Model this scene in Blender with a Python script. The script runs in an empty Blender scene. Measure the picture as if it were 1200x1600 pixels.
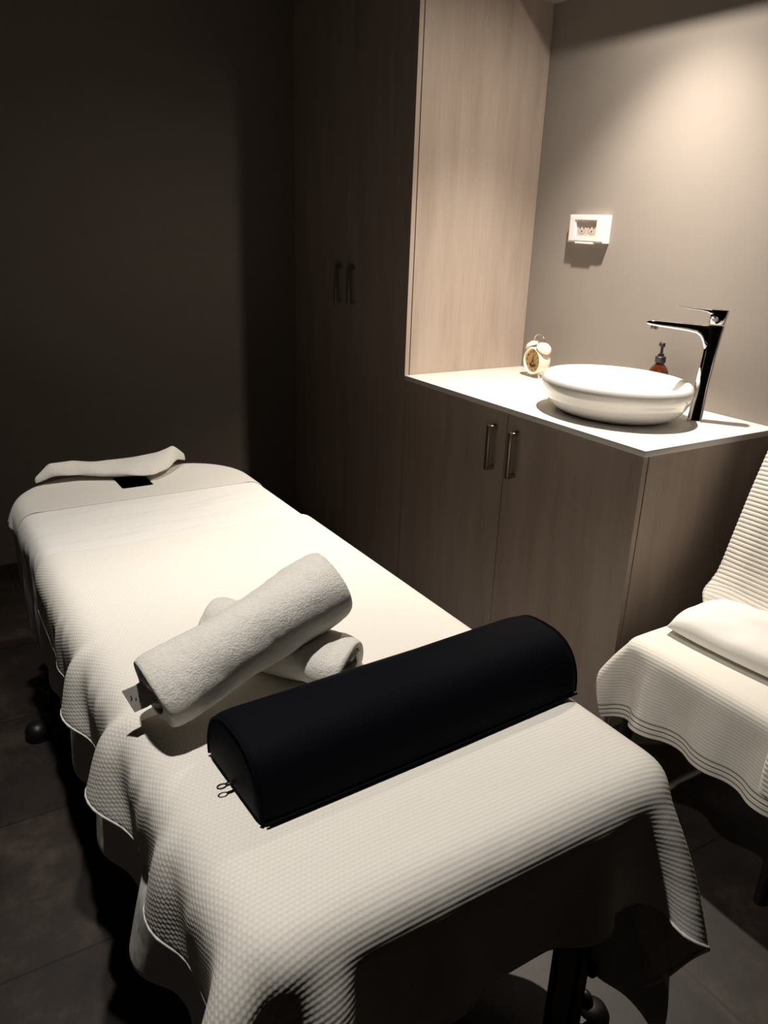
import bpy, bmesh, math, random
import numpy as np
from mathutils import Vector, Matrix, noise
PI = math.pi
random.seed(7)
scene = bpy.context.scene
C = scene.collection

# ------------------------------------------------------------------ camera, light, exposure
cam_d = bpy.data.cameras.new('camera')
cam = bpy.data.objects.new('camera', cam_d); C.objects.link(cam)
cam_d.sensor_fit = 'HORIZONTAL'; cam_d.sensor_width = 36.0
cam_d.lens = 36.0 * 1227.5 / 1200.0
cam_d.clip_start = 0.02
cam.location = (-1.6304, -1.3098, 1.4049)
cam.rotation_euler = (1.2181, -0.0327, -0.5535)
scene.camera = cam

w = bpy.data.worlds.new('world'); scene.world = w; w.use_nodes = True
w.node_tree.nodes['Background'].inputs[0].default_value = (1.0, 0.86, 0.72, 1)
w.node_tree.nodes['Background'].inputs[1].default_value = 0.005
vs = scene.view_settings
vs.view_transform = 'Standard'; vs.look = 'None'; vs.exposure = 0.9; vs.gamma = 1.0
vs.use_curve_mapping = False

WARM = (1.0, 0.90, 0.78)
def spot(name, loc, target, power, angle, blend, radius, col=WARM):
    l = bpy.data.lights.new(name, 'SPOT'); o = bpy.data.objects.new(name, l); C.objects.link(o)
    l.energy = power; l.spot_size = math.radians(angle); l.spot_blend = blend
    l.shadow_soft_size = radius; l.color = col
    o.location = loc
    o.rotation_euler = (Vector(target) - Vector(loc)).to_track_quat('-Z', 'Y').to_euler()
    return o
LAMP_SINK = (0.20, 0.44, 2.34)
BEDC = (1.0, 0.95, 0.89)
spot('lamp_over_basin_beam', LAMP_SINK, (0.19, 0.45, 0.9), 105, 92, 1.0, 0.022)
spot('lamp_over_basin_spill', LAMP_SINK, (0.19, 0.50, 0.9), 21, 160, 1.0, 0.022)
spot('lamp_over_bed_head', (-1.42, 0.66, 2.42), (-1.17, 0.72, 0.67), 31, 58, 0.9, 0.03, BEDC)
spot('lamp_over_bed_foot', (-1.43, -0.28, 2.42), (-1.17, -0.32, 0.67), 55, 70, 0.9, 0.03, BEDC)

# ------------------------------------------------------------------ helpers
def link(o, parent=None):
    C.objects.link(o)
    if parent is not None: o.parent = parent
    return o
def obj(name, bm, mat, parent=None, smooth=None, loc=None):
    me = bpy.data.meshes.new(name); bm.normal_update(); bm.to_mesh(me); bm.free()
    mats = mat if isinstance(mat, (list, tuple)) else [mat]
    for m in mats: me.materials.append(m)
    if smooth is not None:
        me.polygons.foreach_set('use_smooth', [True]*len(me.polygons))
        me.set_sharp_from_angle(angle=math.radians(smooth))
    o = bpy.data.objects.new(name, me)
    if loc: o.location = loc
    return link(o, parent)
def thing(name, label, cat, loc=(0,0,0), rotz=0, group=None):
    o = bpy.data.objects.new(name, None); C.objects.link(o)
    o.empty_display_size = 0.05
    o.location = loc; o.rotation_euler = (0,0,rotz)
    o['label'] = label; o['category'] = cat
    if group: o['group'] = group
    return o
def tag(o, label, cat, group=None):
    o['label'] = label; o['category'] = cat
    if group: o['group'] = group
    return o
def struct(o): o['kind'] = 'structure'; return o
def add_box(bm, lo, hi, bev=0.0, seg=2):
    r = bmesh.ops.create_cube(bm, size=1.0)
    vsx = r['verts']
    for v in vsx:
        v.co = Vector([lo[i] + (v.co[i]+0.5)*(hi[i]-lo[i]) for i in range(3)])
    if bev > 0:
        es = list({e for v in vsx for e in v.link_edges})
        bmesh.ops.bevel(bm, geom=es, offset=bev, segments=seg, affect='EDGES', profile=0.5)
def box(lo, hi, bev=0.0, seg=2):
    bm = bmesh.new(); add_box(bm, lo, hi, bev, seg); return bm
def add_lathe(bm, prof, n=48, centre=(0,0,0), sx=1, sy=1, axis='Z', cap=True):
    rings = []
    for r, z in prof:
        ring = []
        for i in range(n):
            a = 2*PI*i/n; x, y = r*sx*math.cos(a), r*sy*math.sin(a)
            p = {'Z': (x, y, z), 'X': (z, x, y), 'Y': (x, z, y)}[axis]
            ring.append(bm.verts.new(Vector(p)+Vector(centre)))
        rings.append(ring)
    for a, b in zip(rings, rings[1:]):
        for i in range(n):
            j = (i+1) % n
            bm.faces.new((a[i], a[j], b[j], b[i]))
    if cap:
        bm.faces.new(list(reversed(rings[0]))); bm.faces.new(rings[-1])
    return bm
def add_tube(bm, pts, rad, n=10, closed=False):
    pts = [Vector(p) for p in pts]; m = len(pts)
    rads = rad if isinstance(rad, (list, tuple)) else [rad]*m
    rings = []; up = Vector((0,0,1))
    prevn = None
    for i, p in enumerate(pts):
        a = pts[(i-1) % m] if (closed or i > 0) else pts[i]
        b = pts[(i+1) % m] if (closed or i < m-1) else pts[i]
        t = (b-a).normalized()
        if prevn is None:
            q = up if abs(t.dot(up)) < 0.9 else Vector((1,0,0))
            nn = (q - t*q.dot(t)).normalized()
        else:
            nn = (prevn - t*prevn.dot(t)).normalized()
        prevn = nn; bb = t.cross(nn)
        rings.append([bm.verts.new(p + (nn*math.cos(2*PI*k/n) + bb*math.sin(2*PI*k/n))*rads[i]) for k in range(n)])
    rng = range(m) if closed else range(m-1)
    for i in rng:
        a, b = rings[i], rings[(i+1) % m]
        for k in range(n):
            j = (k+1) % n
            bm.faces.new((a[k], a[j], b[j], b[k]))
    if not closed:
        bm.faces.new(list(reversed(rings[0]))); bm.faces.new(rings[-1])
    return bm
def add_loft(bm, sections, cap=True):
    rings = [[bm.verts.new(Vector(p)) for p in s] for s in sections]
    n = len(rings[0])
    for a, b in zip(rings, rings[1:]):
        for i in range(n):
            j = (i+1) % n
            bm.faces.new((a[i], a[j], b[j], b[i]))
    if cap:
        bm.faces.new(list(reversed(rings[0]))); bm.faces.new(rings[-1])
    return bm
def add_prism(bm, poly, z0, z1, f=lambda x, y, z: (x, y, z)):
    lo = [bm.verts.new(f(x, y, z0)) for x, y in poly]; hi = [bm.verts.new(f(x, y, z1)) for x, y in poly]
    n = len(poly)
    for i in range(n):
        j = (i+1) % n
        bm.faces.new((lo[i], lo[j], hi[j], hi[i]))
    bm.faces.new(list(reversed(lo))); bm.faces.new(hi)

# ------------------------------------------------------------------ materials
class NT:
    def __init__(s, name):
        s.m = bpy.data.materials.new(name); s.m.use_nodes = True
        s.t = s.m.node_tree; s.b = s.t.nodes['Principled BSDF']
    def n(s, typ, **kw):
        nd = s.t.nodes.new(typ)
        for k, v in kw.items(): setattr(nd, k, v)
        return nd
    def l(s, a, b): s.t.links.new(a, b)
    def val(s, nd, **kw):
        for k, v in kw.items(): nd.inputs[k.replace('_', ' ')].default_value = v
    def coords(s, kind='Object', scale=(1,1,1)):
        tc = s.n('ShaderNodeTexCoord'); mp = s.n('ShaderNodeMapping')
        mp.inputs['Scale'].default_value = scale
        s.l(tc.outputs[kind], mp.inputs['Vector']); return mp.outputs[0]
    def noise(s, vec, scale, detail=4, rough=0.5):
        nz = s.n('ShaderNodeTexNoise'); nz.inputs['Scale'].default_value = scale
        nz.inputs['Detail'].default_value = detail; nz.inputs['Roughness'].default_value = rough
        s.l(vec, nz.inputs['Vector']); return nz.outputs['Fac']
    def ramp(s, fac, stops):
        r = s.n('ShaderNodeValToRGB'); e = r.color_ramp.elements
        while len(e) < len(stops): e.new(0.5)
        for el, (p, c) in zip(e, stops): el.position = p; el.color = (*c, 1)
        s.l(fac, r.inputs[0]); return r.outputs[0]
    def math(s, op, a, b=None):
        nd = s.n('ShaderNodeMath', operation=op)
        for i, v in enumerate((a, b)):
            if v is None: continue
            if isinstance(v, (int, float)): nd.inputs[i].default_value = v
            else: s.l(v, nd.inputs[i])
        return nd.outputs[0]
    def bump(s, h, strength, dist):
        bp = s.n('ShaderNodeBump'); bp.inputs['Strength'].default_value = strength
        bp.inputs['Distance'].default_value = dist
        s.l(h, bp.inputs['Height']); s.l(bp.outputs[0], s.b.inputs['Normal'])
def simple(name, col, rough=0.5, metal=0.0, coat=0.0, ns=0.0, nscale=30, bump=0.0, sheen=0.0, spec=0.5):
    m = NT(name)
    m.b.inputs['Base Color'].default_value = (*col, 1); m.b.inputs['Roughness'].default_value = rough
    m.b.inputs['Metallic'].default_value = metal; m.b.inputs['Coat Weight'].default_value = coat
    m.b.inputs['Sheen Weight'].default_value = sheen
    m.b.inputs['Specular IOR Level'].default_value = spec
    if ns > 0 or bump > 0:
        f = m.noise(m.coords(), nscale)
        if ns > 0:
            m.l(m.ramp(f, [(0.3, tuple(c*(1-ns) for c in col)), (0.7, tuple(min(1, c*(1+ns)) for c in col))]), m.b.inputs['Base Color'])
        if bump > 0: m.bump(f, 1.0, bump)
    return m.m

def wood_mat():
    m = NT('greyed_oak_laminate')
    v = m.coords('Object', (1, 1, 0.035))
    a = m.noise(v, 170, 6, 0.6); b = m.noise(m.coords('Object', (1, 1, 0.12)), 14, 3, 0.5)
    f = m.math('ADD', m.math('MULTIPLY', a, 0.42), m.math('MULTIPLY', b, 0.58))
    c = m.ramp(f, [(0.33, (0.335, 0.265, 0.218)), (0.47, (0.395, 0.318, 0.266)), (0.62, (0.440, 0.362, 0.306))])
    m.l(c, m.b.inputs['Base Color']); m.b.inputs['Roughness'].default_value = 0.42
    m.b.inputs['Specular IOR Level'].default_value = 0.35
    m.bump(a, 0.25, 0.0008)
    return m.m
def wall_mat():
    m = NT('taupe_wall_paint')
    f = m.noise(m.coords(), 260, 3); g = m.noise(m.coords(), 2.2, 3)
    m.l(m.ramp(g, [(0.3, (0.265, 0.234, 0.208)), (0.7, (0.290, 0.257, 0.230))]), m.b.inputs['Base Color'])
    m.b.inputs['Roughness'].default_value = 0.6; m.b.inputs['Specular IOR Level'].default_value = 0.3
    m.bump(f, 0.15, 0.0008)
    return m.m
def floor_mat():
    m = NT('brown_stone_floor')
    v = m.coords('Object')
    f = m.noise(v, 5.5, 8, 0.62); g = m.noise(v, 60, 4)
    f2 = m.math('ADD', m.math('MULTIPLY', f, 0.85), m.math('MULTIPLY', g, 0.15))
    c = m.ramp(f2, [(0.36, (0.015, 0.0105, 0.008)), (0.52, (0.030, 0.021, 0.016)), (0.66, (0.066, 0.047, 0.034))])
    br = m.n('ShaderNodeTexBrick')
    br.offset = 0.5; br.inputs['Scale'].default_value = 1.0
    br.inputs['Brick Width'].default_value = 0.9; br.inputs['Row Height'].default_value = 0.45
    br.inputs['Mortar Size'].default_value = 0.003
    br.inputs['Color1'].default_value = (1, 1, 1, 1); br.inputs['Color2'].default_value = (0.72, 0.72, 0.72, 1)
    br.inputs['Mortar'].default_value = (0.3, 0.3, 0.3, 1)
    m.l(v, br.inputs['Vector'])
    mx = m.n('ShaderNodeMix', data_type='RGBA', blend_type='MULTIPLY'); mx.inputs[0].default_value = 1
    m.l(c, mx.inputs[6]); m.l(br.outputs['Color'], mx.inputs[7])
    m.l(mx.outputs[2], m.b.inputs['Base Color']); m.b.inputs['Roughness'].default_value = 0.5
    m.bump(f2, 0.3, 0.002)
    return m.m
def terry_mat(name, col, fine=1.0, strength=1.0):
    m = NT(name)
    v = m.coords('Object')
    a = m.noise(v, 330*fine, 4, 0.7); b = m.noise(v, 150*fine, 3, 0.6); c = m.noise(v, 12, 2)
    h = m.math('ADD', m.math('MULTIPLY', a, 0.75), m.math('MULTIPLY', b, 0.55))
    m.l(m.ramp(h, [(0.45, tuple(x*0.88 for x in col)), (0.75, col)]), m.b.inputs['Base Color'])
    m.b.inputs['Roughness'].default_value = 0.95; m.b.inputs['Sheen Weight'].default_value = 0.25
    m.b.inputs['Specular IOR Level'].default_value = 0.1
    m.bump(m.math('ADD', h, m.math('MULTIPLY', c, 0.15)), 0.85*strength, 0.004)
    return m.m
def cloth_mat(name, col, wrinkle=0.004, weave=900):
    m = NT(name)
    v = m.coords('UV')
    a = m.noise(v, weave, 2); w1 = m.noise(m.coords('UV', (1, 3.2, 1)), 6, 3, 0.45)
    m.b.inputs['Base Color'].default_value = (*col, 1)
    m.b.inputs['Roughness'].default_value = 0.9; m.b.inputs['Specular IOR Level'].default_value = 0.15
    h = m.math('ADD', m.math('MULTIPLY', w1, wrinkle/0.004), m.math('MULTIPLY', a, 0.02))
    m.bump(h, 0.9, 0.016)
    return m.m
def waffle_mat():
    # ribs across the bed with a cross weave that makes small dimples
    m = NT('waffle_weave_cotton')
    tc = m.n('ShaderNodeTexCoord'); sp = m.n('ShaderNodeSeparateXYZ'); m.l(tc.outputs['UV'], sp.inputs[0])
    k = 2*PI/0.0068
    sy = m.math('SINE', m.math('MULTIPLY', sp.outputs[1], k))
    # honeycomb cross wave, shifted by half a cell on alternate ribs
    row = m.math('MULTIPLY', m.math('SIGN', m.math('SINE', m.math('MULTIPLY', sp.outputs[1], k*0.5))), PI/2)
    sx = m.math('SINE', m.math('ADD', m.math('MULTIPLY', sp.outputs[0], k*0.92), row))
    left = m.n('ShaderNodeMapRange'); left.inputs['From Min'].default_value = -1.30; left.inputs['From Max'].default_value = -1.15
    left.inputs['To Min'].default_value = 0.6; left.inputs['To Max'].default_value = 0.12
    m.l(sp.outputs[0], left.inputs[0])
    h = m.math('ADD', m.math('MULTIPLY', sy, 0.5), m.math('MULTIPLY', sx, left.outputs[0]))
    w1 = m.noise(m.coords('UV', (1, 1.6, 1)), 7, 3, 0.5)
    h2 = m.math('ADD', m.math('MULTIPLY', h, 0.5), m.math('MULTIPLY', w1, 9.0))
    m.l(m.ramp(m.math('MULTIPLY', m.math('ADD', h, 1.4), 0.36), [(0.1, (0.76, 0.72, 0.645)), (0.7, (0.84, 0.80, 0.73))]), m.b.inputs['Base Color'])  # shade in the dimples painted into the base colour
    m.b.inputs['Roughness'].default_value = 0.9; m.b.inputs['Specular IOR Level'].default_value = 0.15
    m.bump(h2, 0.8, 0.0006)
    return m.m
def stripe_towel_mat():
    m = NT('striped_cotton_towel')
    tc = m.n('ShaderNodeTexCoord'); sp = m.n('ShaderNodeSeparateXYZ'); m.l(tc.outputs['UV'], sp.inputs[0])
    x = sp.outputs[0]       # distance from the hem, metres
    fac = None
    for c in (0.048, 0.0605, 0.073, 0.0855):
        d = m.math('LESS_THAN', m.math('ABSOLUTE', m.math('SUBTRACT', x, c)), 0.0015)
        fac = d if fac is None else m.math('MAXIMUM', fac, d)
    mx = m.n('ShaderNodeMix', data_type='RGBA'); m.l(fac, mx.inputs[0])
    mx.inputs[6].default_value = (0.80, 0.77, 0.70, 1); mx.inputs[7].default_value = (0.13, 0.12, 0.11, 1)
    m.l(mx.outputs[2], m.b.inputs['Base Color'])
    m.b.inputs['Roughness'].default_value = 0.95; m.b.inputs['Specular IOR Level'].default_value = 0.1
    rib = m.math('SINE', m.math('MULTIPLY', x, 2*PI/0.0082))
    nz = m.noise(tc.outputs['UV'], 420, 3)
    m.bump(m.math('ADD', m.math('MULTIPLY', rib, 0.3), m.math('MULTIPLY', nz, 0.8)), 0.6, 0.0009)
    return m.m

M = dict(
    wood=wood_mat(), wall=wall_mat(), floor=floor_mat(),
    wall_shaded=simple('shaded_taupe_paint', (0.170, 0.142, 0.118), 0.6, ns=0.03, spec=0.3),  # back wall: taupe paint darkened to stand in for dimmer light there
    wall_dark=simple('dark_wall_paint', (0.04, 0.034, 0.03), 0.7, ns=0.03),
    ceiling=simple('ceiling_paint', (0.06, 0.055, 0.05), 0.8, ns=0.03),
    dark=simple('cabinet_interior', (0.03, 0.026, 0.022), 0.7, ns=0.1),
    counter=simple('white_quartz', (0.82, 0.79, 0.74), 0.28, ns=0.015, nscale=120),
    ceramic=simple('glazed_ceramic', (0.86, 0.85, 0.82), 0.07, coat=0.5, ns=0.005),
    chrome=simple('polished_chrome', (0.78, 0.78, 0.78), 0.035, 1.0, ns=0.01),
    satin=simple('satin_nickel', (0.40, 0.35, 0.29), 0.32, 1.0, ns=0.05, nscale=200),
    plastic=simple('white_plastic', (0.80, 0.76, 0.74), 0.3, ns=0.01),
    socket=simple('beige_plastic', (0.52, 0.45, 0.40), 0.45, ns=0.02),
    black=simple('black_plastic', (0.008, 0.007, 0.007), 0.4, ns=0.1),
    blackmetal=simple('black_metal', (0.010, 0.009, 0.009), 0.35, ns=0.1, spec=0.3),
    ivory=simple('ivory_enamel', (0.80, 0.74, 0.60), 0.3, ns=0.02),
    brass=simple('pale_metal', (0.75, 0.70, 0.6), 0.2, 1.0, ns=0.05),
    dialm=simple('amber_dial_print', (0.52, 0.33, 0.13), 0.5, ns=0.35, nscale=70),
    ink=simple('dark_brown_ink', (0.035, 0.018, 0.008), 0.5, ns=0.1),
    vinyl=simple('cream_vinyl', (0.62, 0.57, 0.49), 0.5, ns=0.03),
    navy=simple('navy_satin_cover', (0.0018, 0.0022, 0.0045), 0.7, ns=0.15, nscale=12, spec=0.06, bump=0.0006),
    terry=terry_mat('cream_terry', (0.88, 0.84, 0.77)),
    terry2=terry_mat('flat_terry', (0.80, 0.765, 0.70), 1.5, 0.45),
    sheet=cloth_mat('smooth_white_cotton', (0.83, 0.805, 0.76)),
    softwhite=cloth_mat('folded_white_cotton', (0.86, 0.84, 0.80), 0.003),
    waffle=waffle_mat(), stripe=stripe_towel_mat(),
    label=simple('woven_grey_label', (0.30, 0.28, 0.25), 0.8, ns=0.05),
)
am = NT('amber_glass'); am.b.inputs['Base Color'].default_value = (0.10, 0.022, 0.006, 1)
am.b.inputs['Roughness'].default_value = 0.08; am.b.inputs['Transmission Weight'].default_value = 0.35
M['amber'] = am.m

# ------------------------------------------------------------------ room
YB, XW, H, L = 2.09, 0.575, 0.87, 1.1465
XL, YF, ZC = -2.3, -2.6, 2.45
def slab(name, lo, hi, mat): return struct(obj(name, box(lo, hi), mat))
slab('floor', (XL-.1, YF-.1, -.1), (XW+.1, YB+.1, 0), M['floor'])
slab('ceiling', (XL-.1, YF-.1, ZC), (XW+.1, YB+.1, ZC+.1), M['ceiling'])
slab('wall_right', (XW, YF-.1, 0), (XW+.1, YB+.1, ZC), M['wall'])
slab('wall_back', (XL-.1, YB, 0), (XW, YB+.1, ZC), M['wall_shaded'])
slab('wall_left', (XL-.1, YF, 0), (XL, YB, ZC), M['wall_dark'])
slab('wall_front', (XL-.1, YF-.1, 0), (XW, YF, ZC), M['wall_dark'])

slab('trim_1', (0.40, YF, 2.156), (XW, L-.001, ZC), M['wall'])      # boxed soffit above the basin wall

# ------------------------------------------------------------------ cabinets
def pull(parent, x, y, z0, z1, wdt=0.017):
    bm = bmesh.new()
    add_box(bm, (x-0.032, y-wdt/2, z0), (x-0.024, y+wdt/2, z1), 0.0015, 2)
    for z in (z0+0.001, z1-0.013):
        add_box(bm, (x-0.026, y-wdt/2+.001, z), (x, y+wdt/2-.001, z+0.012), 0.001, 1)
    return obj('handle', bm, M['satin'], parent, 40)
def cabinet(t, y0, y1, z0, z1, gap, hz, hy, depth=XW, front=0.0, kick=0.035):
    th = 0.018
    bm = bmesh.new()
    for a, b in ((y0, y0+th), (y1-th, y1)):
        add_box(bm, (front+th+.003, a, 0.0), (depth-.001, b, z1), 0.0006, 1)
    add_box(bm, (front+th+.003, y0+th, z1-th), (depth-.001, y1-th, z1))
    add_box(bm, (front+th+.003, y0+th, kick), (depth-.001, y1-th, kick+th))
    add_box(bm, (depth-.009, y0+th, kick), (depth-.001, y1-th, z1-th))
    obj('carcass', bm, M['wood'], t)
    obj('toe_kick', box((front+.06, y0+th+.0005, 0), (front+.075, y1-th-.0005, kick-.0005)), M['dark'], t)
    for a, b, h in ((y0+.001, gap-.0015, hy[0]), (gap+.0015, y1-.001, hy[1])):
        d = obj('door', box((front, a, kick-.005), (front+th, b, z1-.002), 0.0007, 1), M['wood'], t)
        pull(d, front, h, hz[0], hz[1])
wr = thing('wardrobe', 'tall floor to ceiling wardrobe with pale oak side panel and two dark doors', 'wardrobe')
cabinet(wr, L+.0005, YB-.002, H*0, ZC-.003, 1.594, (1.086, 1.236), (1.541, 1.647))
vn = thing('vanity_cabinet', 'low oak laminate base cabinet with two doors beneath the white basin counter', 'cabinet')
cabinet(vn, 0.006, L-.001, 0, H-.0185, 0.553, (0.652, 0.803), (0.503, 0.609), front=0.006)
ct = obj('countertop', box((0.0, 0.0, H-.018), (XW-.0005, L-.0005, H), 0.0012, 2), M['counter'], None, 40)
tag(ct, 'thin white stone countertop on the low cabinet under the basin', 'countertop')

# ------------------------------------------------------------------ basin
BX, BY = 0.256, 0.357
bs = thing('wash_basin', 'white oval ceramic vessel basin standing on the counter', 'basin', (BX, BY, H+.0005))
AX, AY = 0.207, 0.246
prof = [(0.0, 0.0), (0.62, 0.0), (0.70, 0.002), (0.785, 0.010), (0.855, 0.022), (0.905, 0.035), (0.935, 0.047), (0.950, 0.057),
        (0.964, 0.064), (0.985, 0.072), (0.996, 0.081), (1.0, 0.090), (0.994, 0.099), (0.978, 0.107), (0.955, 0.112), (0.93, 0.1145),
        (0.90, 0.1145), (0.875, 0.111), (0.855, 0.104), (0.83, 0.090), (0.78, 0.066), (0.70, 0.044), (0.55, 0.026), (0.35, 0.017), (0.12, 0.013), (0.0, 0.0125)]
bm = bmesh.new(); add_lathe(bm, [(max(r, 1e-4), z) for r, z in prof], 96, sx=AX, sy=AY, cap=False)
bmesh.ops.remove_doubles(bm, verts=bm.verts, dist=1e-4)
b = obj('bowl', bm, M['ceramic'], bs, 60)
s = b.modifiers.new('sub', 'SUBSURF'); s.levels = 1; s.render_levels = 2
bm = bmesh.new(); add_lathe(bm, [(0.0001, 0.0145), (0.018, 0.0145), (0.021, 0.0135), (0.0215, 0.010)], 32, cap=False)
obj('drain', bm, M['chrome'], bs, 40)

# ------------------------------------------------------------------ faucet (spout runs along local +X)
fa = thing('basin_faucet', 'tall chrome single lever mixer tap standing beside the white basin', 'faucet', (0.426, 0.181, H+.0002), math.atan2(0.80, -0.60))
def rrect(cx, z, hw, hd, r=0.4, n=24):
    out = []
    for i in range(n):
        a = 2*PI*i/n; c, s_ = math.cos(a), math.sin(a)
        e = 0.55
        out.append((cx + hw*math.copysign(abs(c)**e, c), hd*math.copysign(abs(s_)**e, s_), z))
    return out
secs = []
for z, cx, hw, hd in ((0, 0, .023, .021), (.006, 0, .023, .021), (.008, -.0005, .0215, .020), (.10, -.004, .0205, .0195), (.20, -.010, .021, .0205),
                      (.262, -.014, .0235, .0215), (.285, -.016, .025, .022), (.2865, -.016, .024, .021)):
    secs.append(rrect(cx, z, hw, hd))
bm = bmesh.new(); add_loft(bm, secs); obj('body', bm, M['chrome'], fa, 35)
# spout: slim wedge with a curved underside that blends into the column
secs = []
for x, zt, zb, hd in ((-.010, .286, .205, .0205), (.006, .286, .212, .0205), (.014, .286, .235, .0208), (.022, .2862, .250, .021), (.034, .2865, .259, .0212),
                      (.060, .2872, .264, .0215), (.110, .2885, .2685, .0218), (.150, .2895, .272, .022), (.168, .289, .2745, .022), (.176, .286, .278, .0215), (.179, .2825, .2805, .020)):
    n = 20; s_ = []
    for i in range(n):
        a = 2*PI*i/n; c, q = math.cos(a), math.sin(a)
        s_.append((x, hd*math.copysign(abs(c)**.35, c), (zt+zb)/2 + (zt-zb)/2*math.copysign(abs(q)**.5, q)))
    secs.append(s_)
bm = bmesh.new(); add_loft(bm, secs); obj('spout', bm, M['chrome'], fa, 50)
bm = bmesh.new(); add_lathe(bm, [(0.011, 0.262), (0.0115, 0.264), (0.0115, 0.276)], 24, centre=(0.155, 0, 0)); obj('aerator', bm, M['satin'], fa, 40)
secs = [rrect(cx, z, hw, hd) for z, cx, hw, hd in ((.289, -.016, .0215, .0195), (.291, -.016, .0235, .021), (.318, -.018, .0255, .022), (.329, -.019, .0265, .022), (.3305, -.019, .0255, .0212))]
bm = bmesh.new(); add_loft(bm, secs)
secs = []
for x, zt, zb, hd in ((-.012, .3305, .312, .0205), (.006, .3308, .316, .0205), (.014, .331, .321, .0205), (.03, .3315, .3245, .0205), (.07, .333, .328, .0195), (.096, .3345, .3315, .018), (.101, .3345, .333, .017)):
    n = 20; s_ = []
    for i in range(n):
        a = 2*PI*i/n; c, q = math.cos(a), math.sin(a)
        s_.append((x, hd*math.copysign(abs(c)**.35, c), (zt+zb)/2 + (zt-zb)/2*math.copysign(abs(q)**.6, q)))
    secs.append(s_)
add_loft(bm, secs)
obj('lever_handle', bm, M['chrome'], fa, 50)

# ------------------------------------------------------------------ soap bottle
sb = thing('soap_dispenser', 'small amber pump bottle standing behind the basin against the wall', 'soap dispenser', (0.507, 0.405, H+.0002))
bm = bmesh.new()
add_lathe(bm, [(0.0001, 0), (0.030, 0), (0.033, 0.003), (0.033, 0.088), (0.0325, 0.095), (0.030, 0.104), (0.025, 0.113), (0.018, 0.121), (0.0135, 0.126), (0.013, 0.136)], 40)
obj('bottle', bm, M['amber'], sb, 50)
bm = bmesh.new()
add_lathe(bm, [(0.0165, 0.130), (0.017, 0.131), (0.017, 0.147), (0.015, 0.149), (0.010, 0.150), (0.009, 0.157), (0.0045, 0.158), (0.0045, 0.180)], 32)
obj('collar', bm, M['black'], sb, 40)
bm = bmesh.new()
add_lathe(bm, [(0.008, 0.178), (0.0085, 0.179), (0.0085, 0.189), (0.0075, 0.190)], 24)
d = Vector((0.62, 0.78, 0)).normalized()
add_tube(bm, [Vector((0,0,.185)), Vector((0,0,.186))+d*.02, Vector((0,0,.184))+d*.034, Vector((0,0,.178))+d*.040], [.0055, .0045, .004, .0035], 10)
obj('pump_head', bm, M['black'], sb, 40)

sb.scale = (1, 1, 1.045)
# ------------------------------------------------------------------ alarm clock (faces local +X)
ck = thing('alarm_clock', 'small ivory twin bell alarm clock with amber dial beside the basin', 'clock', (0.462, 0.935, H+.0002), math.radians(176))
CZ = 0.062
bm = bmesh.new()
add_lathe(bm, [(0.0001, -.032), (.036, -.032), (.044, -.027), (.049, -.015), (.0505, 0), (.050, .016), (.0500, .020)], 56, centre=(0, 0, CZ), axis='X', cap=False)
obj('case', bm, M['ivory'], ck, 60)
bm = bmesh.new()
add_lathe(bm, [(.0500, .0195), (.0515, .022), (.051, .0265), (.0475, .029), (.0455, .0275), (.0435, .0225), (.043, .019)], 56, centre=(0, 0, CZ), axis='X', cap=False)
obj('bezel', bm, M['ivory'], ck, 60)
bm = bmesh.new(); add_lathe(bm, [(.0435, .018), (.0435, .0205)], 48, centre=(0, 0, CZ), axis='X')
dial = obj('dial', bm, M['dialm'], ck)
def digits(txt, size, loc, parent, name, mat, ext=0.0004):
    cu = bpy.data.curves.new(name, 'FONT'); cu.body = txt; cu.size = size; cu.extrude = ext
    cu.align_x = 'CENTER'; cu.align_y = 'CENTER'
    to = bpy.data.objects.new(name, cu); C.objects.link(to)
    bpy.context.view_layer.update()
    me = bpy.data.meshes.new_from_object(to.evaluated_get(bpy.context.evaluated_depsgraph_get()))
    bpy.data.objects.remove(to)
    rot = Matrix(((0,0,1,0),(1,0,0,0),(0,1,0,0),(0,0,0,1)))     # text faces +X, reads along +Y
    me.transform(Matrix.Translation(loc) @ rot)
    return me
bmn = bmesh.new()
for k in range(1, 13):
    a = PI/2 - 2*PI*k/12
    me = digits(str(k), 0.0105, (0.0208, 0.034*math.cos(a), CZ + 0.034*math.sin(a)), dial, 'numeral', M['ink'])
    bmn.from_mesh(me); bpy.data.meshes.remove(me)
obj('numerals', bmn, M['ink'], dial)
def hand(name, ang, ln, wd, x):
    a = PI/2 - ang; u = Vector((0, math.cos(a), math.sin(a))); v = Vector((0, -u.z, u.y)); bm = bmesh.new()
    pts = [u*-.006 + v*wd*.5, u*-.006 - v*wd*.5, u*ln*.6 - v*wd, u*ln, u*ln*.6 + v*wd]
    add_prism(bm, [(p.y, p.z) for p in pts], x, x+.0006, lambda p, q, z: (z, p, q+CZ)); bmesh.ops.recalc_face_normals(bm, faces=bm.faces)
    return obj(name, bm, M['ink'], dial)
hand('hour_hand', math.radians(212), 0.018, 0.0022, .0225); hand('minute_hand', math.radians(8), 0.026, 0.0017, .0235); hand('alarm_hand', math.radians(145), 0.016, 0.0012, .0215)
bm = bmesh.new()
for (yy, zz, rr) in ((-.010, -.018, .006), (-.001, -.0205, .0065), (.009, -.018, .0055), (.014, -.015, .004), (-.016, -.015, .004)):
    add_lathe(bm, [(rr, .0205), (rr, .0212)], 14, centre=(0, yy, CZ+zz), axis='X')
obj('printed_motif', bm, M['ink'], dial)
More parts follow.
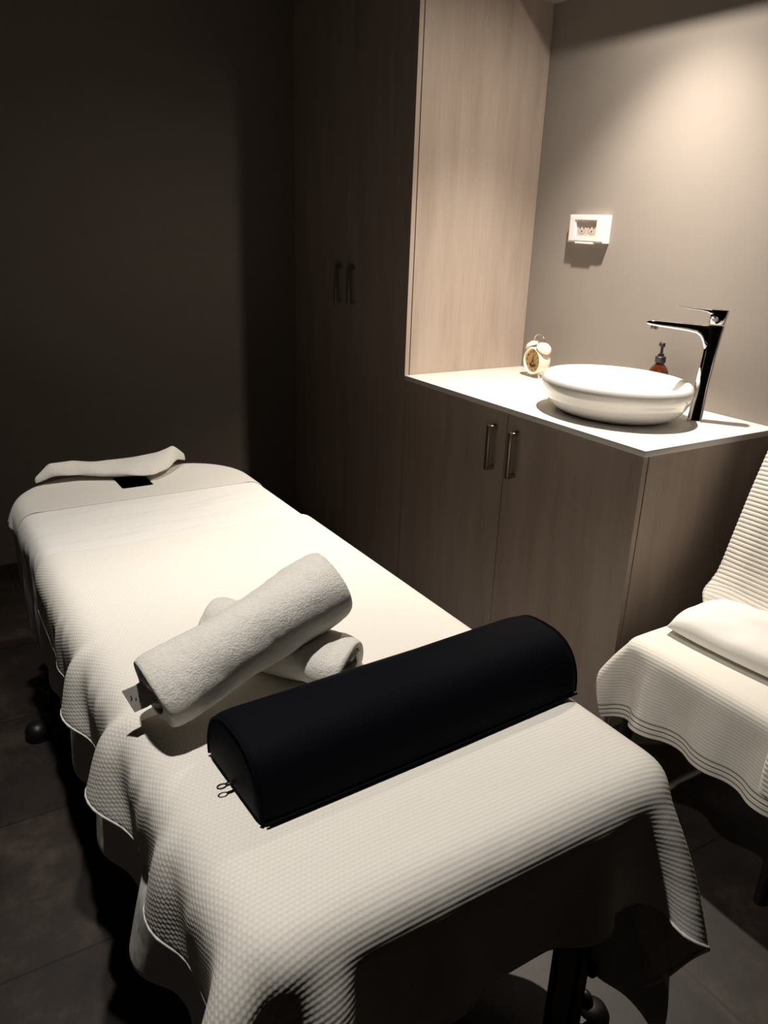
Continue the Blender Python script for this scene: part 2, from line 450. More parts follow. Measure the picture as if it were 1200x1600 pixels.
for sgn in (-1, 1):
    bm = bmesh.new(); tilt = Matrix.Translation((0, sgn*.030, CZ+.045)) @ Matrix.Rotation(-sgn*0.55, 4, 'X') @ Matrix.Scale(1.12, 4)
    add_lathe(bm, [(.0255, 0.0), (.0262, .001), (.0258, .006), (.0225, .0125), (.016, .0175), (.008, .0195), (.0001, .020)], 36, cap=False)
    add_lathe(bm, [(.0035, -.006), (.0035, .002), (.0252, .0022)], 20)
    add_lathe(bm, [(.0038, .019), (.0038, .0225), (.001, .024)], 14)
    bm.transform(tilt); obj('bell', bm, M['ivory'], ck, 50)
    bm = bmesh.new(); add_tube(bm, [(.010, sgn*.026, CZ-.040), (.013, sgn*.036, .0)], [.0042, .003], 12)
    obj('foot', bm, M['ivory'], ck, 50)
    bm = bmesh.new(); add_tube(bm, [(-.012, sgn*.024, CZ-.038), (-.016, sgn*.032, .0)], [.0042, .003], 12)
    obj('foot', bm, M['ivory'], ck, 50)
bm = bmesh.new()
add_tube(bm, [(0, .030*math.cos(t), CZ+.072 + .026*math.sin(t)) for t in np.linspace(0, PI, 17)], .0016, 8); obj('carry_handle', bm, M['brass'], ck, 60)
bm = bmesh.new(); add_tube(bm, [(0, 0, CZ+.048), (0, 0, CZ+.066)], .0013, 8); add_lathe(bm, [(.001, 0), (.004, .001), (.004, .008), (.001, .009)], 14, centre=(0, 0, CZ+.062)); obj('hammer', bm, M['brass'], ck, 50)

# ------------------------------------------------------------------ wall socket (local frame: +Y -> world +Y, front toward -X)
so = thing('wall_socket', 'white double wall socket with open cover frame above the counter', 'wall socket', (XW-.0005, 0.841, 1.409))
W2, H2 = 0.088, 0.047
def frame_bm(w, h, iw, ih, x0, x1, cy=0.0, cz=0.0):
    bm = bmesh.new()
    add_box(bm, (x0, -w, -h), (x1, -iw+cy, h)); add_box(bm, (x0, iw+cy, -h), (x1, w, h))
    add_box(bm, (x0, -iw+cy, -h), (x1, iw+cy, -ih+cz)); add_box(bm, (x0, -iw+cy, ih+cz), (x1, iw+cy, h))
    bmesh.ops.remove_doubles(bm, verts=bm.verts, dist=1e-5)
    return bm
CYS = 0.006
bm = frame_bm(W2, H2, .050, .026, -.026, 0, CYS); obj('cover_frame', bm, M['plastic'], so)
bm = frame_bm(W2-.006, H2-.006, .054, .030, -.0295, -.0262, CYS); obj('cover_lip', bm, M['plastic'], so)
sp = obj('socket_plate', box((-.019, CYS-.0495, -.0255), (-.004, CYS+.0495, .0255)), M['socket'], so)
for cyy in (-.024, .024):
    bm = bmesh.new(); add_lathe(bm, [(.0185, -.0198), (.0185, -.0189)], 32, centre=(0, CYS+cyy, 0), axis='X'); mod = obj('socket_face', bm, M['socket'], so, 40)
    for dy, dz in ((-.0095, .003), (.0095, .003), (0, -.009)):
        bm = bmesh.new(); add_lathe(bm, [(.0026, -.0206), (.0026, -.0197)], 14, centre=(0, CYS+cyy+dy, dz), axis='X'); obj('pin_hole', bm, M['black'], mod)
obj('lid_tab', box((-.030, CYS-.044, -H2-.005), (-.018, CYS+.044, -H2+.0025), .002, 2), M['plastic'], so, 40)

# ------------------------------------------------------------------ cloth draping (position based, over rounded boxes)
def rbox_sdf(P, lo, hi, plan_r, edge_r):
    cx, cy, cz = [(lo[i]+hi[i])/2 for i in range(3)]; hx, hy, hz = [(hi[i]-lo[i])/2 for i in range(3)]
    x = P[:,0]-cx; y = P[:,1]-cy; z = P[:,2]-cz
    r = np.where(y > 0, plan_r[1], plan_r[0])
    qx = np.abs(x)-hx+r; qy = np.abs(y)-hy+r
    ox, oy = np.maximum(qx, 0), np.maximum(qy, 0)
    ln = np.sqrt(ox*ox+oy*oy)
    d2 = ln + np.minimum(np.maximum(qx, qy), 0) - r
    inner = ln < 1e-9
    gx = np.where(inner, np.where(qx > qy, 1., 0.), ox/np.maximum(ln, 1e-9))*np.sign(x)
    gy = np.where(inner, np.where(qx > qy, 0., 1.), oy/np.maximum(ln, 1e-9))*np.sign(y)
    a = d2+edge_r; b = np.abs(z)-hz+edge_r; sz = np.sign(z)
    oa, ob = np.maximum(a, 0), np.maximum(b, 0); l2 = np.sqrt(oa*oa+ob*ob)
    d = l2 + np.minimum(np.maximum(a, b), 0) - edge_r
    inn = l2 < 1e-9
    ga = np.where(inn, np.where(a > b, 1., 0.), oa/np.maximum(l2, 1e-9))
    gb = np.where(inn, np.where(a > b, 0., 1.), ob/np.maximum(l2, 1e-9))
    return d, np.stack([ga*gx, ga*gy, gb*sz], 1)

def drape(x0, x1, y0, y1, ds, z0, cols, steps=150, iters=10, seed=1, slack=None, shift=None, bend=0.25, fric=0.6, z_floor=0.006, jitter=0.004, outer=None):
    nx = int(round((x1-x0)/ds))+1; ny = int(round((y1-y0)/ds))+1
    X, Y = np.meshgrid(np.linspace(x0, x1, nx), np.linspace(y0, y1, ny), indexing='ij')
    uv = np.stack([X, Y], 2).copy()
    P = np.stack([X, Y, np.full_like(X, z0)], 2)
    rng = np.random.RandomState(seed)
    low = rng.randn(nx//5+2, ny//5+2)
    iu = np.linspace(0, low.shape[0]-1.001, nx); iv = np.linspace(0, low.shape[1]-1.001, ny)
    a, b = iu.astype(int), iv.astype(int); fu, fv = (iu-a)[:,None], (iv-b)[None,:]
    nz = (low[a][:,b]*(1-fu)*(1-fv)+low[a+1][:,b]*fu*(1-fv)+low[a][:,b+1]*(1-fu)*fv+low[a+1][:,b+1]*fu*fv)
    P[:,:,2] += nz*jitter
    if shift is not None: P = shift(P, uv)
    sl = np.ones((nx, ny)) if slack is None else slack(uv)
    P0 = P.copy(); V = np.zeros_like(P)
    dx = (x1-x0)/(nx-1); dy = (y1-y0)/(ny-1)
    groups = []
    for st, k in ((1, 1.0), (2, bend), (4, bend*0.3)):
        for off in range(2*st):
            # along x
            ia = np.array([i for i in range(nx-st) if (i//st) % 2 == (off//st) % 2 and i % st == off % st])
            if len(ia): groups.append((0, ia, st, dx*st, k))
            ja = np.array([j for j in range(ny-st) if (j//st) % 2 == (off//st) % 2 and j % st == off % st])
            if len(ja): groups.append((1, ja, st, dy*st, k))
    dg = math.hypot(dx, dy)
    dt = 1/120.; steps = steps*2; relax = 30; iters = max(4, iters//2)
    for step in range(steps+relax):
        if step < steps: V[:,:,2] -= 6.0*dt; V *= 0.99 if step < steps*0.7 else 0.95
        else: V *= 0
        Q = P + V*dt
        for it in range(iters):
            for ax, idx, st, rest, k in groups:
                kk = k
                if ax == 0:
                    A = Q[idx]; B = Q[idx+st]; rr = rest
                else:
                    A = Q[:, idx]; B = Q[:, idx+st]; rr = rest*(sl[:, idx]+sl[:, idx+st])/2
                d = B-A; ln = np.sqrt((d*d).sum(-1))+1e-9
                e = ln-rr
                if st > 1: e = np.minimum(e, 0)
                c = (0.5*kk*e/ln)[..., None]*d
                if ax == 0: Q[idx] = A+c; Q[idx+st] = B-c
                else: Q[:, idx] = A+c; Q[:, idx+st] = B-c
            for p in range(2):
                for (s1, s2) in (((0, 0), (1, 1)), ((1, 0), (0, 1))):
                    sa = (slice(p+s1[0], nx-1+s1[0], 2), slice(s1[1], ny-1+s1[1]))
                    sb = (slice(p+s2[0], nx-1+s2[0], 2), slice(s2[1], ny-1+s2[1]))
                    A = Q[sa].copy(); B = Q[sb].copy()
                    d = B-A; ln = np.sqrt((d*d).sum(-1))+1e-9
                    c = (0.5*0.22*(ln-dg*(1+((sl[sa]+sl[sb])/2-1)*.5))/ln)[..., None]*d
                    Q[sa] += c; Q[sb] -= c
            F = Q.reshape(-1, 3)
            for (lo, hi, pr, er, off) in cols:
                dd, g = rbox_sdf(F, lo, hi, pr, er)
                pen = np.maximum(off-dd, 0)
                F += g*pen[:, None]
                m = pen > 0
                if m.any() and it == iters-1:
                    O = P.reshape(-1, 3)
                    mv = F[m]-O[m]; gn = g[m]
                    tv = mv - gn*(mv*gn).sum(1, keepdims=True)
                    F[m] -= tv*np.where(gn[:, 2:3] > .75, .985, fric)
            if outer is not None:
                lo, hi, pr, er, off, zmin = outer
                dd, g = rbox_sdf(F, lo, hi, pr, er)
                lim = off + np.clip((zmin-F[:, 2])/.10, 0, 1)*.30
                F -= g*(np.maximum(dd-lim, 0)*(F[:, 2] < hi[2]+.05))[:, None]
            F[:, 2] = np.maximum(F[:, 2], z_floor)
            Q = F.reshape(nx, ny, 3)
        V = (Q-P)/dt
        sp_ = np.sqrt((V*V).sum(-1, keepdims=True)); V *= np.minimum(1, 2.5/np.maximum(sp_, 1e-9))
        P = Q
    return P, uv
def grid_obj(name, P, uv, mat, parent=None, thick=0.002, sub=1, keep=None):
    nx, ny = P.shape[:2]
    me = bpy.data.meshes.new(name)
    verts = P.reshape(-1, 3).tolist(); faces = []
    for i in range(nx-1):
        for j in range(ny-1):
            if keep is not None and not keep[i, j]: continue
            faces.append((i*ny+j, (i+1)*ny+j, (i+1)*ny+j+1, i*ny+j+1))
    me.from_pydata(verts, [], faces)
    ul = me.uv_layers.new(name='UVMap'); U = uv.reshape(-1, 2)
    idx = np.zeros(len(me.loops), dtype=np.int32); me.loops.foreach_get('vertex_index', idx)
    ul.data.foreach_set('uv', U[idx].astype(np.float32).ravel())
    me.polygons.foreach_set('use_smooth', [True]*len(me.polygons))
    me.materials.append(mat)
    if keep is not None:
        bm = bmesh.new(); bm.from_mesh(me)
        bmesh.ops.delete(bm, geom=[v for v in bm.verts if not v.link_faces], context='VERTS'); bm.to_mesh(me); bm.free()
    o = bpy.data.objects.new(name, me); link(o, parent)
    if thick:
        s = o.modifiers.new('thick', 'SOLIDIFY'); s.thickness = thick; s.offset = 1
    if sub:
        s = o.modifiers.new('sub', 'SUBSURF'); s.levels = sub; s.render_levels = sub
    return o

# ------------------------------------------------------------------ treatment table
TX0, TX1, TY0, TY1, TZ0, TZ1 = -1.412, -0.733, -0.735, 1.10, 0.565, 0.655
FX, FY = -1.077, 0.960       # face hole
mt = thing('massage_table', 'padded massage table on black legs beneath the white bed linen', 'massage table')
def plan_outline(x0, x1, y0, y1, rf, rh, n=14):
    out = []
    for (cx, cy, a0, r) in ((x1-rh, y1-rh, 0, rh), (x0+rh, y1-rh, PI/2, rh), (x0+rf, y0+rf, PI, rf), (x1-rf, y0+rf, 1.5*PI, rf)):
        for i in range(n+1):
            a = a0 + PI/2*i/n; out.append((cx+r*math.cos(a), cy+r*math.sin(a)))
    return out
bm = bmesh.new(); er = 0.035
secs = []
for k in range(9):
    a = PI/2*k/8; ins = er*(1-math.sin(a)); z = TZ0 + er*(1-math.cos(a))
    secs.append([(x, y, z) for x, y in plan_outline(TX0+ins, TX1-ins, TY0+ins, TY1-ins, .05, .20)])
for k in range(9):
    a = PI/2*k/8; ins = er*(1-math.cos(a)); z = TZ1 - er*(1-math.sin(a))
    secs.append([(x, y, z) for x, y in plan_outline(TX0+ins, TX1-ins, TY0+ins, TY1-ins, .05, .20)])
add_loft(bm, secs)
pad = obj('mattress', bm, M['vinyl'], mt, 60)
# the face hole: a real dark well let into the top
bm = bmesh.new()
add_lathe(bm, [(.0001, TZ1-.07), (.055, TZ1-.07), (.060, TZ1-.060), (.060, TZ1+.0005), (.063, TZ1+.0012), (.066, TZ1+.0005)], 36, centre=(FX, FY, 0), sx=.85, sy=1.2, cap=False)
bmc = bmesh.new(); add_lathe(bmc, [(.0605, TZ1-.072), (.0605, TZ1+.05)], 36, centre=(FX, FY, 0), sx=.85, sy=1.2)
mec = bpy.data.meshes.new('cut'); bmc.to_mesh(mec); bmc.free(); cutter = bpy.data.objects.new('cut', mec); C.objects.link(cutter)
bo = pad.modifiers.new('hole', 'BOOLEAN'); bo.object = cutter; bo.operation = 'DIFFERENCE'
bpy.context.view_layer.update()
me2 = bpy.data.meshes.new_from_object(pad.evaluated_get(bpy.context.evaluated_depsgraph_get()))
pad.modifiers.clear(); pad.data = me2; bpy.data.objects.remove(cutter)
obj('face_hole_liner', bm, M['black'], mt, 40)
bm = bmesh.new()
for a, b in (((TX0+.03, TY0+.04, TZ0-.05), (TX0+.06, TY1-.16, TZ0)), ((TX1-.06, TY0+.04, TZ0-.05), (TX1-.03, TY1-.16, TZ0)),
             ((TX0+.06, TY0+.04, TZ0-.05), (TX1-.06, TY0+.07, TZ0)), ((TX0+.06, TY1-.19, TZ0-.05), (TX1-.06, TY1-.16, TZ0)), ((TX0+.06, .15, TZ0-.05), (TX1-.06, .18, TZ0))):
    add_box(bm, a, b, .003, 1)
obj('table_frame', bm, M['blackmetal'], mt, 40)
for lx, sg_ in ((TX0+.068, -1), (TX1-.068, 1)):
    for ly in (TY0+.118, TY1-.30):
        def xs(a, b): return (lx+min(a*sg_, b*sg_), lx+max(a*sg_, b*sg_))
        bm = bmesh.new()
        a, b = xs(-.010, .054); add_box(bm, (a, ly-.014, .245), (b, ly+.020, TZ0-.02), .004, 2)
        a, b = xs(-.030, .022); add_box(bm, (a, ly-.030, .03), (b, ly-.0145, .40), .003, 1)
        a, b = xs(.030, .058); add_box(bm, (a, ly-.030, .03), (b, ly-.0145, .40), .003, 1)
        a, b = xs(-.034, .100); add_box(bm, (a, ly-.034, .016), (b, ly-.008, .036), .003, 1)
        lg = obj('leg', bm, M['blackmetal'], mt, 40)
        bm = bmesh.new(); add_lathe(bm, [(.0001, 0), (.030, 0), (.034, .006), (.033, .026), (.026, .040), (.014, .047), (.0001, .048)], 32, centre=(lx+.098*sg_, ly-.02, 0), cap=False)
        obj('foot_pad', bm, M['black'], lg, 50)
        for kz in (.085, .165):
            bm = bmesh.new(); add_lathe(bm, [(.0001, .0), (.013, .0), (.019, .005), (.019, .013), (.011, .020), (.0001, .021)], 20, axis='X', cap=False)
            if sg_ < 0: bm.transform(Matrix.Scale(-1, 4, (1, 0, 0))); bmesh.ops.reverse_faces(bm, faces=bm.faces)
            bm.transform(Matrix.Translation((lx+.058*sg_, ly-.022, kz)))
            obj('height_knob', bm, M['black'], lg, 50)

MATT = ((TX0, TY0, TZ0), (TX1, TY1, TZ1), (.05, .20), .035)
SKIRT = ((TX0+.004, TY0+.004, 0.10), (TX1-.004, TY1-.004, TZ1-.01), (.05, .20), .03)
# plain under sheet, its top edge lies below the face hole
def sheet_slack(uv):
    x = uv[..., 0]; return 1.0 + 0.06*(x < TX0+.03)
S, suv = drape(TX0-.30, TX1+.44, TY0-.13, 0.90, .021, TZ1+.012, [MATT+(.005,), SKIRT+(.004,)], steps=130, iters=9, seed=5, slack=sheet_slack, bend=.30, outer=SKIRT+(.014, .50))
sh = grid_obj('bed_sheet', S, suv, M['sheet'], None, .0015, 1)
tag(sh, 'smooth white cotton sheet spread under the textured blanket and hanging lower', 'bed sheet')
# textured blanket
MATT2 = ((TX0, TY0, TZ0-.12), (TX1, TY1, TZ1), (.05, .20), .040)
SKIRT2 = ((TX0+.004, TY0+.004, 0.30), (TX1-.004, TY1-.004, TZ1-.03), (.05, .20), .03)
def blanket_slack(uv):
    x, y = uv[..., 0], uv[..., 1]
    return 1.0 + 0.10*np.clip((TX0+.06-x)/.08, 0, 1)*np.clip((0.55-y)/.3, .2, 1)
Bk, buv = drape(TX0-.135, TX1+.26, TY0-.185, 0.47, .0165, TZ1+.03, [MATT2+(.013,), SKIRT2+(.019,)], steps=150, iters=10, seed=11, slack=blanket_slack, bend=.22)
bl = grid_obj('waffle_blanket', Bk, buv, M['waffle'], None, .0025, 1)
def hem_tube(P, rad, edge):
    bm = bmesh.new(); add_tube(bm, [tuple(q) for q in edge], rad, 8); return bm
nx_, ny_ = Bk.shape[:2]
edge = [Bk[-1, j] for j in range(ny_-1, 0, -1)] + [Bk[i, 0] for i in range(nx_-1, 0, -1)] + [Bk[0, j] for j in range(0, ny_)]
obj('stitched_hem', hem_tube(Bk, .0032, edge), M['softwhite'], bl, 80)
tag(bl, 'off white waffle weave blanket covering the foot two thirds of the bed', 'blanket')

# ------------------------------------------------------------------ towel over the head end, with a folded back collar round the face hole
tn, tm = 64, 34
P = np.zeros((tn, tm, 3)); keep = np.ones((tn-1, tm-1), bool)
X0, X1, Y0, Y1 = TX0-.05, TX1+.03, 0.80, TY1+.06
Hd, huv = drape(X0, X1, Y0, Y1, .011, TZ1+.012, [MATT+(.004,)], steps=60, iters=8, seed=3, bend=.4)
nx, ny = Hd.shape[:2]
cx = (huv[:-1, :-1, 0]+huv[1:, 1:, 0])/2; cy = (huv[:-1, :-1, 1]+huv[1:, 1:, 1])/2
keep = ~((np.abs(cx-FX) < .040) & (np.abs(cy-FY) < .06))
ht = grid_obj('head_towel', Hd, huv, M['terry2'], None, .004, 1, keep)
tag(ht, 'white terry towel spread over the rounded head end around the face hole', 'towel')
def collar():
    # the towel's far edge turned back: a soft thick flap from the left corner to a peaked right tip, dipping to the hole
    bm = bmesh.new(); n, m = 48, 20; rows = []
    TX = [0, .10, .25, .42, .55, .68, .80, .92, 1.0]
    def ip(v, t): return float(np.interp(t, TX, v))
    for i in range(n+1):
        t = i/n; x = -1.335 + t*0.455
        back = ip([1.045, 1.095, 1.125, 1.135, 1.135, 1.135, 1.130, 1.120, 1.085], t)
        front = ip([1.025, 1.020, 1.020, .985, .945, .925, .965, 1.030, 1.065], t)
        lift = ip([.006, .022, .020, .016, .014, .018, .026, .038, .020], t)
        fat = ip([.008, .017, .015, .013, .014, .014, .013, .013, .004], t)
        ring = []
        for k in range(m):
            a = 2*PI*k/m; u = 0.5-0.5*math.cos(a)
            y = back + (front-back)*u
            z = TZ1 + .006 + fat + lift*math.sin(PI*min(1, (1-u)*.85+.15)) + fat*math.sin(a)
            z += noise.noise(Vector((x*16, y*22, k > m/2)))*.008*math.sin(a/2)
            ring.append(bm.verts.new((x + .012*(u-.5)*math.sin(t*PI), y, z)))
        rows.append(ring)
    for a, b in zip(rows, rows[1:]):
        for k in range(m): bm.faces.new((a[k], a[(k+1) % m], b[(k+1) % m], b[k]))
    bm.faces.new(list(reversed(rows[0]))); bm.faces.new(rows[-1]); bmesh.ops.recalc_face_normals(bm, faces=bm.faces)
    return bm
cl = obj('folded_collar', collar(), M['terry2'], ht, 60)
s = cl.modifiers.new('sub', 'SUBSURF'); s.levels = 1; s.render_levels = 2

# ------------------------------------------------------------------ rolled towels
def roll_bm(length, R, turns, thick, squash=1.0, seed=0, end_in=0.012, theta0=0.0, nl=70, per=40, amp=.0016, flat=0.0):
    """spiral rolled towel along local X, centred, lying on z=0"""
    bm = bmesh.new(); n = int(turns*per); pitch = (R-thick*.6)/turns
    rnd = random.Random(seed); rows = []
    for i in range(nl+1):
        u = i/nl; x = (u-.5)*length
        outer, inner = [], []
        for k in range(n+1):
            t = k/n; th = theta0 + 2*PI*turns*t
            r = .004 + pitch*turns*t
            wob = 1 + .05*math.sin(2*th+u*3+seed) + .03*math.sin(3*th+seed*2-u*5)
            sag = 1 + .03*math.sin(u*PI*2+seed)
            for lst, rr in ((outer, r+thick*.5), (inner, max(.0015, r-thick*.5))):
                q = rr*wob*sag
                z = q*math.sin(th)*squash; y = q*math.cos(th)
                tel = end_in*(1-t)*(1 if u < .5 else -1)*(abs(u-.5)*2)**6 + .005*math.sin(th*1.3+seed)*(abs(u-.5)*2)**8
                endr = 1 - .10*(abs(u-.5)*2)**14
                p = Vector((x+tel, y*endr, z*endr))
                if lst is outer:
                    nv = noise.noise(p*70+Vector((seed, 0, 0)))*amp + noise.noise(p*18)*amp*1.8
                    p.y += nv*math.cos(th); p.z += nv*math.sin(th)
                lst.append(p)
        ring = [bm.verts.new(p) for p in outer] + [bm.verts.new(p) for p in reversed(inner)]
        rows.append(ring)
    m = len(rows[0])
    for a, b in zip(rows, rows[1:]):
        for k in range(m): bm.faces.new((a[k], a[(k+1) % m], b[(k+1) % m], b[k]))
    h = m//2
    for ring, rev in ((rows[0], False), (rows[-1], True)):
        for k in range(h-1):
            f = (ring[k], ring[k+1], ring[m-2-k], ring[m-1-k])
            bm.faces.new(tuple(reversed(f)) if rev else f)
    bmesh.ops.recalc_face_normals(bm, faces=bm.faces)
    return bm
def place_roll(o, A, B):
    A, B = Vector(A), Vector(B); d = (B-A).normalized()
    o.location = (A+B)/2
    y = Vector((0,0,1)).cross(d).normalized(); z = d.cross(y)
    o.rotation_euler = Matrix((d, y, z)).transposed().to_euler()
BTOP = TZ1 + .018
A1, B1 = Vector((-1.382, -0.290, BTOP+.066)), Vector((-1.050, -0.232, BTOP+.152))
t1 = thing('rolled_towel', 'fluffy rolled terry towel with grey care tag, leaning on top of the other roll', 'rolled towel', group=None)
place_roll(t1, A1, B1)
LEN1 = (B1-A1).length
obj('towel_roll', roll_bm(LEN1, .068, 3.7, .0135, .90, 2, .010, 0.05, 90, 44, .0012), M['terry'], t1, 80)
bm = bmesh.new()
for i in range(9):
    pass
cg = [(-LEN1/2+.012, .012, -.005), (-LEN1/2-.008, .020, -.012), (-LEN1/2-.026, .030, -.016)]
vsq = []
for (x, y, z) in cg: vsq.append([bm.verts.new((x, y-.012, z-.012)), bm.verts.new((x, y+.013, z+.016))])
for a, b in zip(vsq, vsq[1:]): bm.faces.new((a[0], a[1], b[1], b[0]))
tg = obj('care_tag', bm, M['label'], t1); tg['label'] = 'grey woven care tag'
bm = bmesh.new()
for k, (a, b) in enumerate(((.2, .75), (.15, .6), (.25, .8))):
    x = -LEN1/2-.011-.0045*k
    add_box(bm, (x-.0006, .0195+.0045*k-.0012, -.022+.02*a-.004), (x+.0008, .0205+.0045*k-.0012+.0006, -.022+.026*b-.004))
obj('tag_print', bm, M['black'], tg)
so_ = tg.modifiers.new('s', 'SOLIDIFY'); so_.thickness = .0008
A2, B2 = Vector((-1.208, -0.075, BTOP+.046)), Vector((-1.062, -0.336, BTOP+.046))
t2 = obj('rolled_towel', roll_bm((B2-A2).length, .060, 3.3, .0135, .75, 5, .014, 2.8, 70, 40, .0014), M['terry'], None, 80)
place_roll(t2, A2, B2)
tag(t2, 'lower rolled towel showing its spiral end, crossed beneath the other roll', 'rolled towel')

# ------------------------------------------------------------------ bolster
bo_ = thing('bolster', 'long navy blue half round bolster lying across the bed', 'bolster', (-1.033, -0.452, BTOP+.001), math.radians(2.6))
def bolster_sec(x, sc, n=40):
    hw, hh = .092*sc, .096*sc; out = []
    for i in range(n):
        a = 2*PI*i/n; c, s_ = math.cos(a), math.sin(a)
        y = hw*math.copysign(abs(c)**.75, c)
        z = hh*(abs(s_)**.85) if s_ > 0 else -.0*abs(s_)
        if s_ <= 0: y = hw*c*.97; z = .004*(1-abs(c)) * 0
        out.append((x, y, z + .61*(1-sc)*.06))
    return out
LB = .585; secs = []
for x, sc in ((-.5, .80), (-.497, .90), (-.490, .955), (-.475, .985), (-.45, 1.0), (-.3, 1.0), (-.1, 1.004), (.1, 1.0), (.3, 1.002), (.45, 1.0), (.475, .985), (.490, .955), (.497, .90), (.5, .80)):
    secs.append(bolster_sec(x*LB, sc))
bm = bmesh.new(); add_loft(bm, secs)
for v in bm.verts:
    if v.co.z > .003: v.co += Vector((0, 0, noise.noise(v.co*9)*.003))
obj('cover', bm, M['navy'], bo_, 50)
bm = bmesh.new()
for sgn in (-1, 1):
    add_tube(bm, [(sgn*LB*.497, y, z) for (_, y, z) in bolster_sec(0, .93)[0:21]], .0022, 6)
add_tube(bm, [(-LB*.49, -.093, .003), (0, -.0945, .003), (LB*.49, -.093, .003)], .002, 6)
obj('piping', bm, M['navy'], bo_, 50)
bm = bmesh.new()
add_box(bm, (-LB/2-.010, -.006, .008), (-LB/2+.002, .000, .012), .001, 1)
add_tube(bm, [(-LB/2-.0155+.0065*math.cos(t), -.003+.0042*math.sin(t), .010) for t in np.linspace(0, 2*PI, 17)[:-1]], .0012, 8, True)
obj('zip_pull', bm, M['blackmetal'], bo_, 50)

# ------------------------------------------------------------------ chair with towels
CX0, CX1, CY0, CY1, CZT = -0.17, 0.30, -0.70, -0.165, 0.445
ch = thing('chair', 'black chair beside the cabinet, covered with pale towels', 'chair', (0, 0, 0))
def chair_part(name, bm, mat=M['blackmetal'], ang=40): return obj(name, bm, mat, ch, ang)
chair_part('seat', box((CX0+.012, CY0+.012, CZT-.07), (CX1, CY1-.012, CZT-.001), .02, 3), M['black'])
for yy in (-.625, CY1-.03):
    chair_part('leg', add_tube(bmesh.new(), [(CX0+.03, yy, CZT-.05), (CX0+.01, yy, .0)], [.018, .014], 14))
    chair_part('leg', add_tube(bmesh.new(), [(CX1-.04, yy, CZT-.05), (CX1+.04, yy, .0)], [.018, .014], 14))
back_dir = Vector((.50, 0, 1)).normalized()
bm = bmesh.new(); add_box(bm, (-.02, CY0+.02, .03), (.015, CY1-.01, .55), .012, 3)
bm.transform(Matrix.Translation((.245, 0, CZT)) @ Matrix.Rotation(math.atan2(.50, 1)*.78, 4, 'Y'))
for v in bm.verts: v.co.x = min(v.co.x, XW-.02)
chair_part('backrest', bm, M['black'])
# striped towel on the seat (uv.x = distance from the hem)
SEAT = ((CX0, CY0, CZT-.10), (CX1+.3, CY1, CZT), (.03, .03), .022)
St, stuv = drape(CX0-.188, CX1+.0, CY0-.04, CY1+.07, .013, CZT+.02, [SEAT+(.006,)], steps=120, iters=10, seed=21, bend=.35, slack=lambda uv: 1+.02*(uv[..., 0] < CX0))
stuv = stuv.copy(); stuv[..., 0] -= (CX0-.235)
st = grid_obj('striped_towel', St, stuv, M['stripe'], None, .002, 1)
tag(st, 'pale towel with four thin grey stripes draped over the chair seat', 'towel')
# ribbed towel over the backrest: ribs modelled as real ridges
def ribbed(P00, U, V, lu, lv, nu, nv, pitch, amp, curve):
    Pg = np.zeros((nu, nv, 3)); uvg = np.zeros((nu, nv, 2))
    nrm = np.cross(U, V); nrm /= np.linalg.norm(nrm)
    for i in range(nu):
        for j in range(nv):
            a, b = i/(nu-1)*lu, j/(nv-1)*lv
            h = amp*(abs(math.sin(PI*b/pitch)))**.7 + curve(a/lu, b/lv)
            Pg[i, j] = P00 + U*a + V*b + nrm*h; uvg[i, j] = (a, b)
    return Pg, uvg
th = math.atan2(.50, 1)*.78
V_ = np.array([math.sin(th), 0, math.cos(th)]); U_ = np.array([0, -1, 0.])
prof_pts = np.array([(.150, CZT+.012), (.157, CZT+.022), (.165, CZT+.035), (.200, CZT+.065), (.228, CZT+.115), (.262, CZT+.20), (.305, CZT+.31), (.352, CZT+.42), (.385, CZT+.50), (.405, CZT+.548)])
seg = np.r_[0, np.cumsum(np.linalg.norm(np.diff(prof_pts, axis=0), axis=1))]
def back_towel():
    nu, nv = 64, 420; Lv = seg[-1]
    Pg = np.zeros((nu, nv, 3)); uvg = np.zeros((nu, nv, 2))
    for j in range(nv):
        b = j/(nv-1)*Lv
        x, z = np.interp(b, seg, prof_pts[:, 0]), np.interp(b, seg, prof_pts[:, 1])
        x2, z2 = np.interp(b+.004, seg, prof_pts[:, 0]), np.interp(b+.004, seg, prof_pts[:, 1])
        if b > Lv-.005: x2, z2 = 2*x-np.interp(b-.004, seg, prof_pts[:, 0]), 2*z-np.interp(b-.004, seg, prof_pts[:, 1])
        t = np.array([x2-x, z2-z]); t /= np.linalg.norm(t); n_ = np.array([-t[1], t[0]])
        for i in range(nu):
            a = i/(nu-1)
            left = max(0, .15-a)/.15
            h = .0045*(abs(math.sin(PI*b/.0125)))**.7*min(1, b/.08) - .040*left**1.5*min(1, b/.1) + .006*math.sin(a*14+b*5) + .004
            y = (-.115 + .010*min(1, b/Lv*1.3) - .035*max(0, 1-b/.07)**2*(1-a)) - a*.60
            Pg[i, j] = (x+n_[0]*h, y, z+n_[1]*h); uvg[i, j] = (a*.6, b)
    return Pg, uvg
Rg, ruv = back_towel()
rt = grid_obj('ribbed_towel', Rg, ruv, M['terry2'], None, .003, 0)
tag(rt, 'thick cream ribbed towel hanging down over the chair backrest', 'towel')
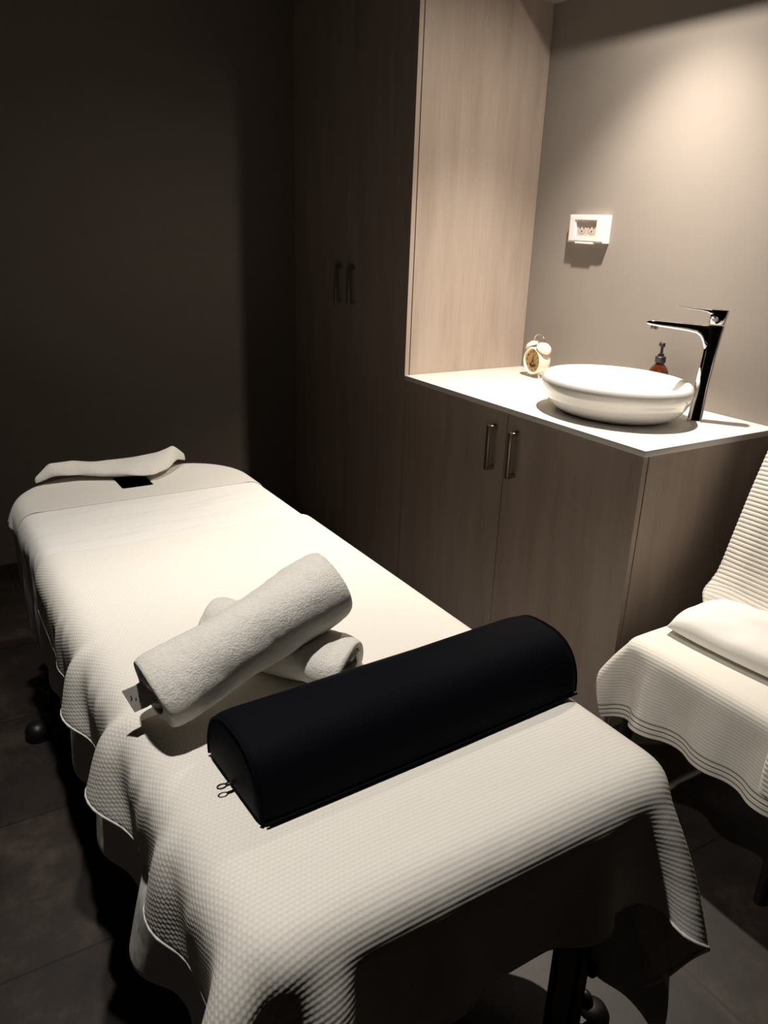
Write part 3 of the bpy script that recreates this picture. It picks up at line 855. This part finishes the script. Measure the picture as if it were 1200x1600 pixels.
# ribbed towel folded over the near front corner of the seat
path = [(-.243, .322), (-.244, .38), (-.240, .435), (-.222, .468), (-.19, .480), (-.10, .483), (.02, .483), (.12, .483)]
pp = np.array(path); sg = np.r_[0, np.cumsum(np.linalg.norm(np.diff(pp, axis=0), axis=1))]
bm = bmesh.new(); secs = []
for k in range(33):
    t = k/32; y = -.606 - .20*t; e = min(1, math.sin(PI*min(t, 1-t)*8)+.02) if min(t, 1-t) < 1/16 else 1
    up_, dn_ = [], []
    for q in np.linspace(0, sg[-1], 260):
        x, z = np.interp(q, sg, pp[:, 0]), np.interp(q, sg, pp[:, 1])
        x2, z2 = np.interp(q+.003, sg, pp[:, 0]), np.interp(q+.003, sg, pp[:, 1])
        tt = np.array([x2-x, z2-z])+np.array([1e-9, 1e-9]); tt /= np.linalg.norm(tt)
        if q > sg[-1]-.004: tt = np.array([1., 0.])
        n_ = np.array([-tt[1], tt[0]]); ee = e*min(1, .25+(q/.02))*min(1, .25+(sg[-1]-q)/.02)
        hh = .011*ee + .0035*ee*abs(math.sin(PI*q/.011))**.7
        skew = -.02*max(0, .10-q)/.10*(1-t)*0
        up_.append((x+n_[0]*hh, y + .012*max(0, (.06-q)/.06)**2*(1-2*t)*-1, z+n_[1]*hh)); dn_.append((x-n_[0]*.007*ee, y, z-n_[1]*.007*ee))
    secs.append(up_+dn_[::-1])
add_loft(bm, secs); bmesh.ops.recalc_face_normals(bm, faces=bm.faces)
ft = obj('ribbed_towel', bm, M['terry2'], None, 70)
tag(ft, 'folded ribbed cream towel hanging over the near front corner of the chair seat', 'towel')
# folded white towel / small pillow on the seat
bm = bmesh.new(); nxp, nyp = 30, 36
def pillow_pt(i, j, top):
    u, v = i/nxp*2-1, j/nyp*2-1
    sq = (1-abs(u)**3.2)*(1-abs(v)**3.2)
    h = max(0, sq)**.34
    x = u*.125*(1-.05*v*v); y = v*.190*(1-.06*u*u)
    z =   .004 + (.062*h if top else -.003*h) + .012*0
    z += .012*(1-h)*(1 if top else 1)
    if top: z += .0035*math.sin(u*3+v*4)*h + noise.noise(Vector((u*2.5, v*2.5, 3)))*.006*h
    return (x, y, z+.004)
gt = [[bm.verts.new(pillow_pt(i, j, True)) for j in range(nyp+1)] for i in range(nxp+1)]
gb = [[gt[i][j] if i in (0, nxp) or j in (0, nyp) else bm.verts.new(pillow_pt(i, j, False)) for j in range(nyp+1)] for i in range(nxp+1)]
for i in range(nxp):
    for j in range(nyp):
        bm.faces.new((gt[i][j], gt[i+1][j], gt[i+1][j+1], gt[i][j+1]))
        bm.faces.new((gb[i][j+1], gb[i+1][j+1], gb[i+1][j], gb[i][j]))
pw = obj('folded_towel', bm, M['softwhite'], None, 80)
pw.location = (.055, -.375, CZT+.010); pw.rotation_euler = (0, 0, math.radians(4))
tag(pw, 'plump smooth white folded towel lying on the chair seat', 'towel')
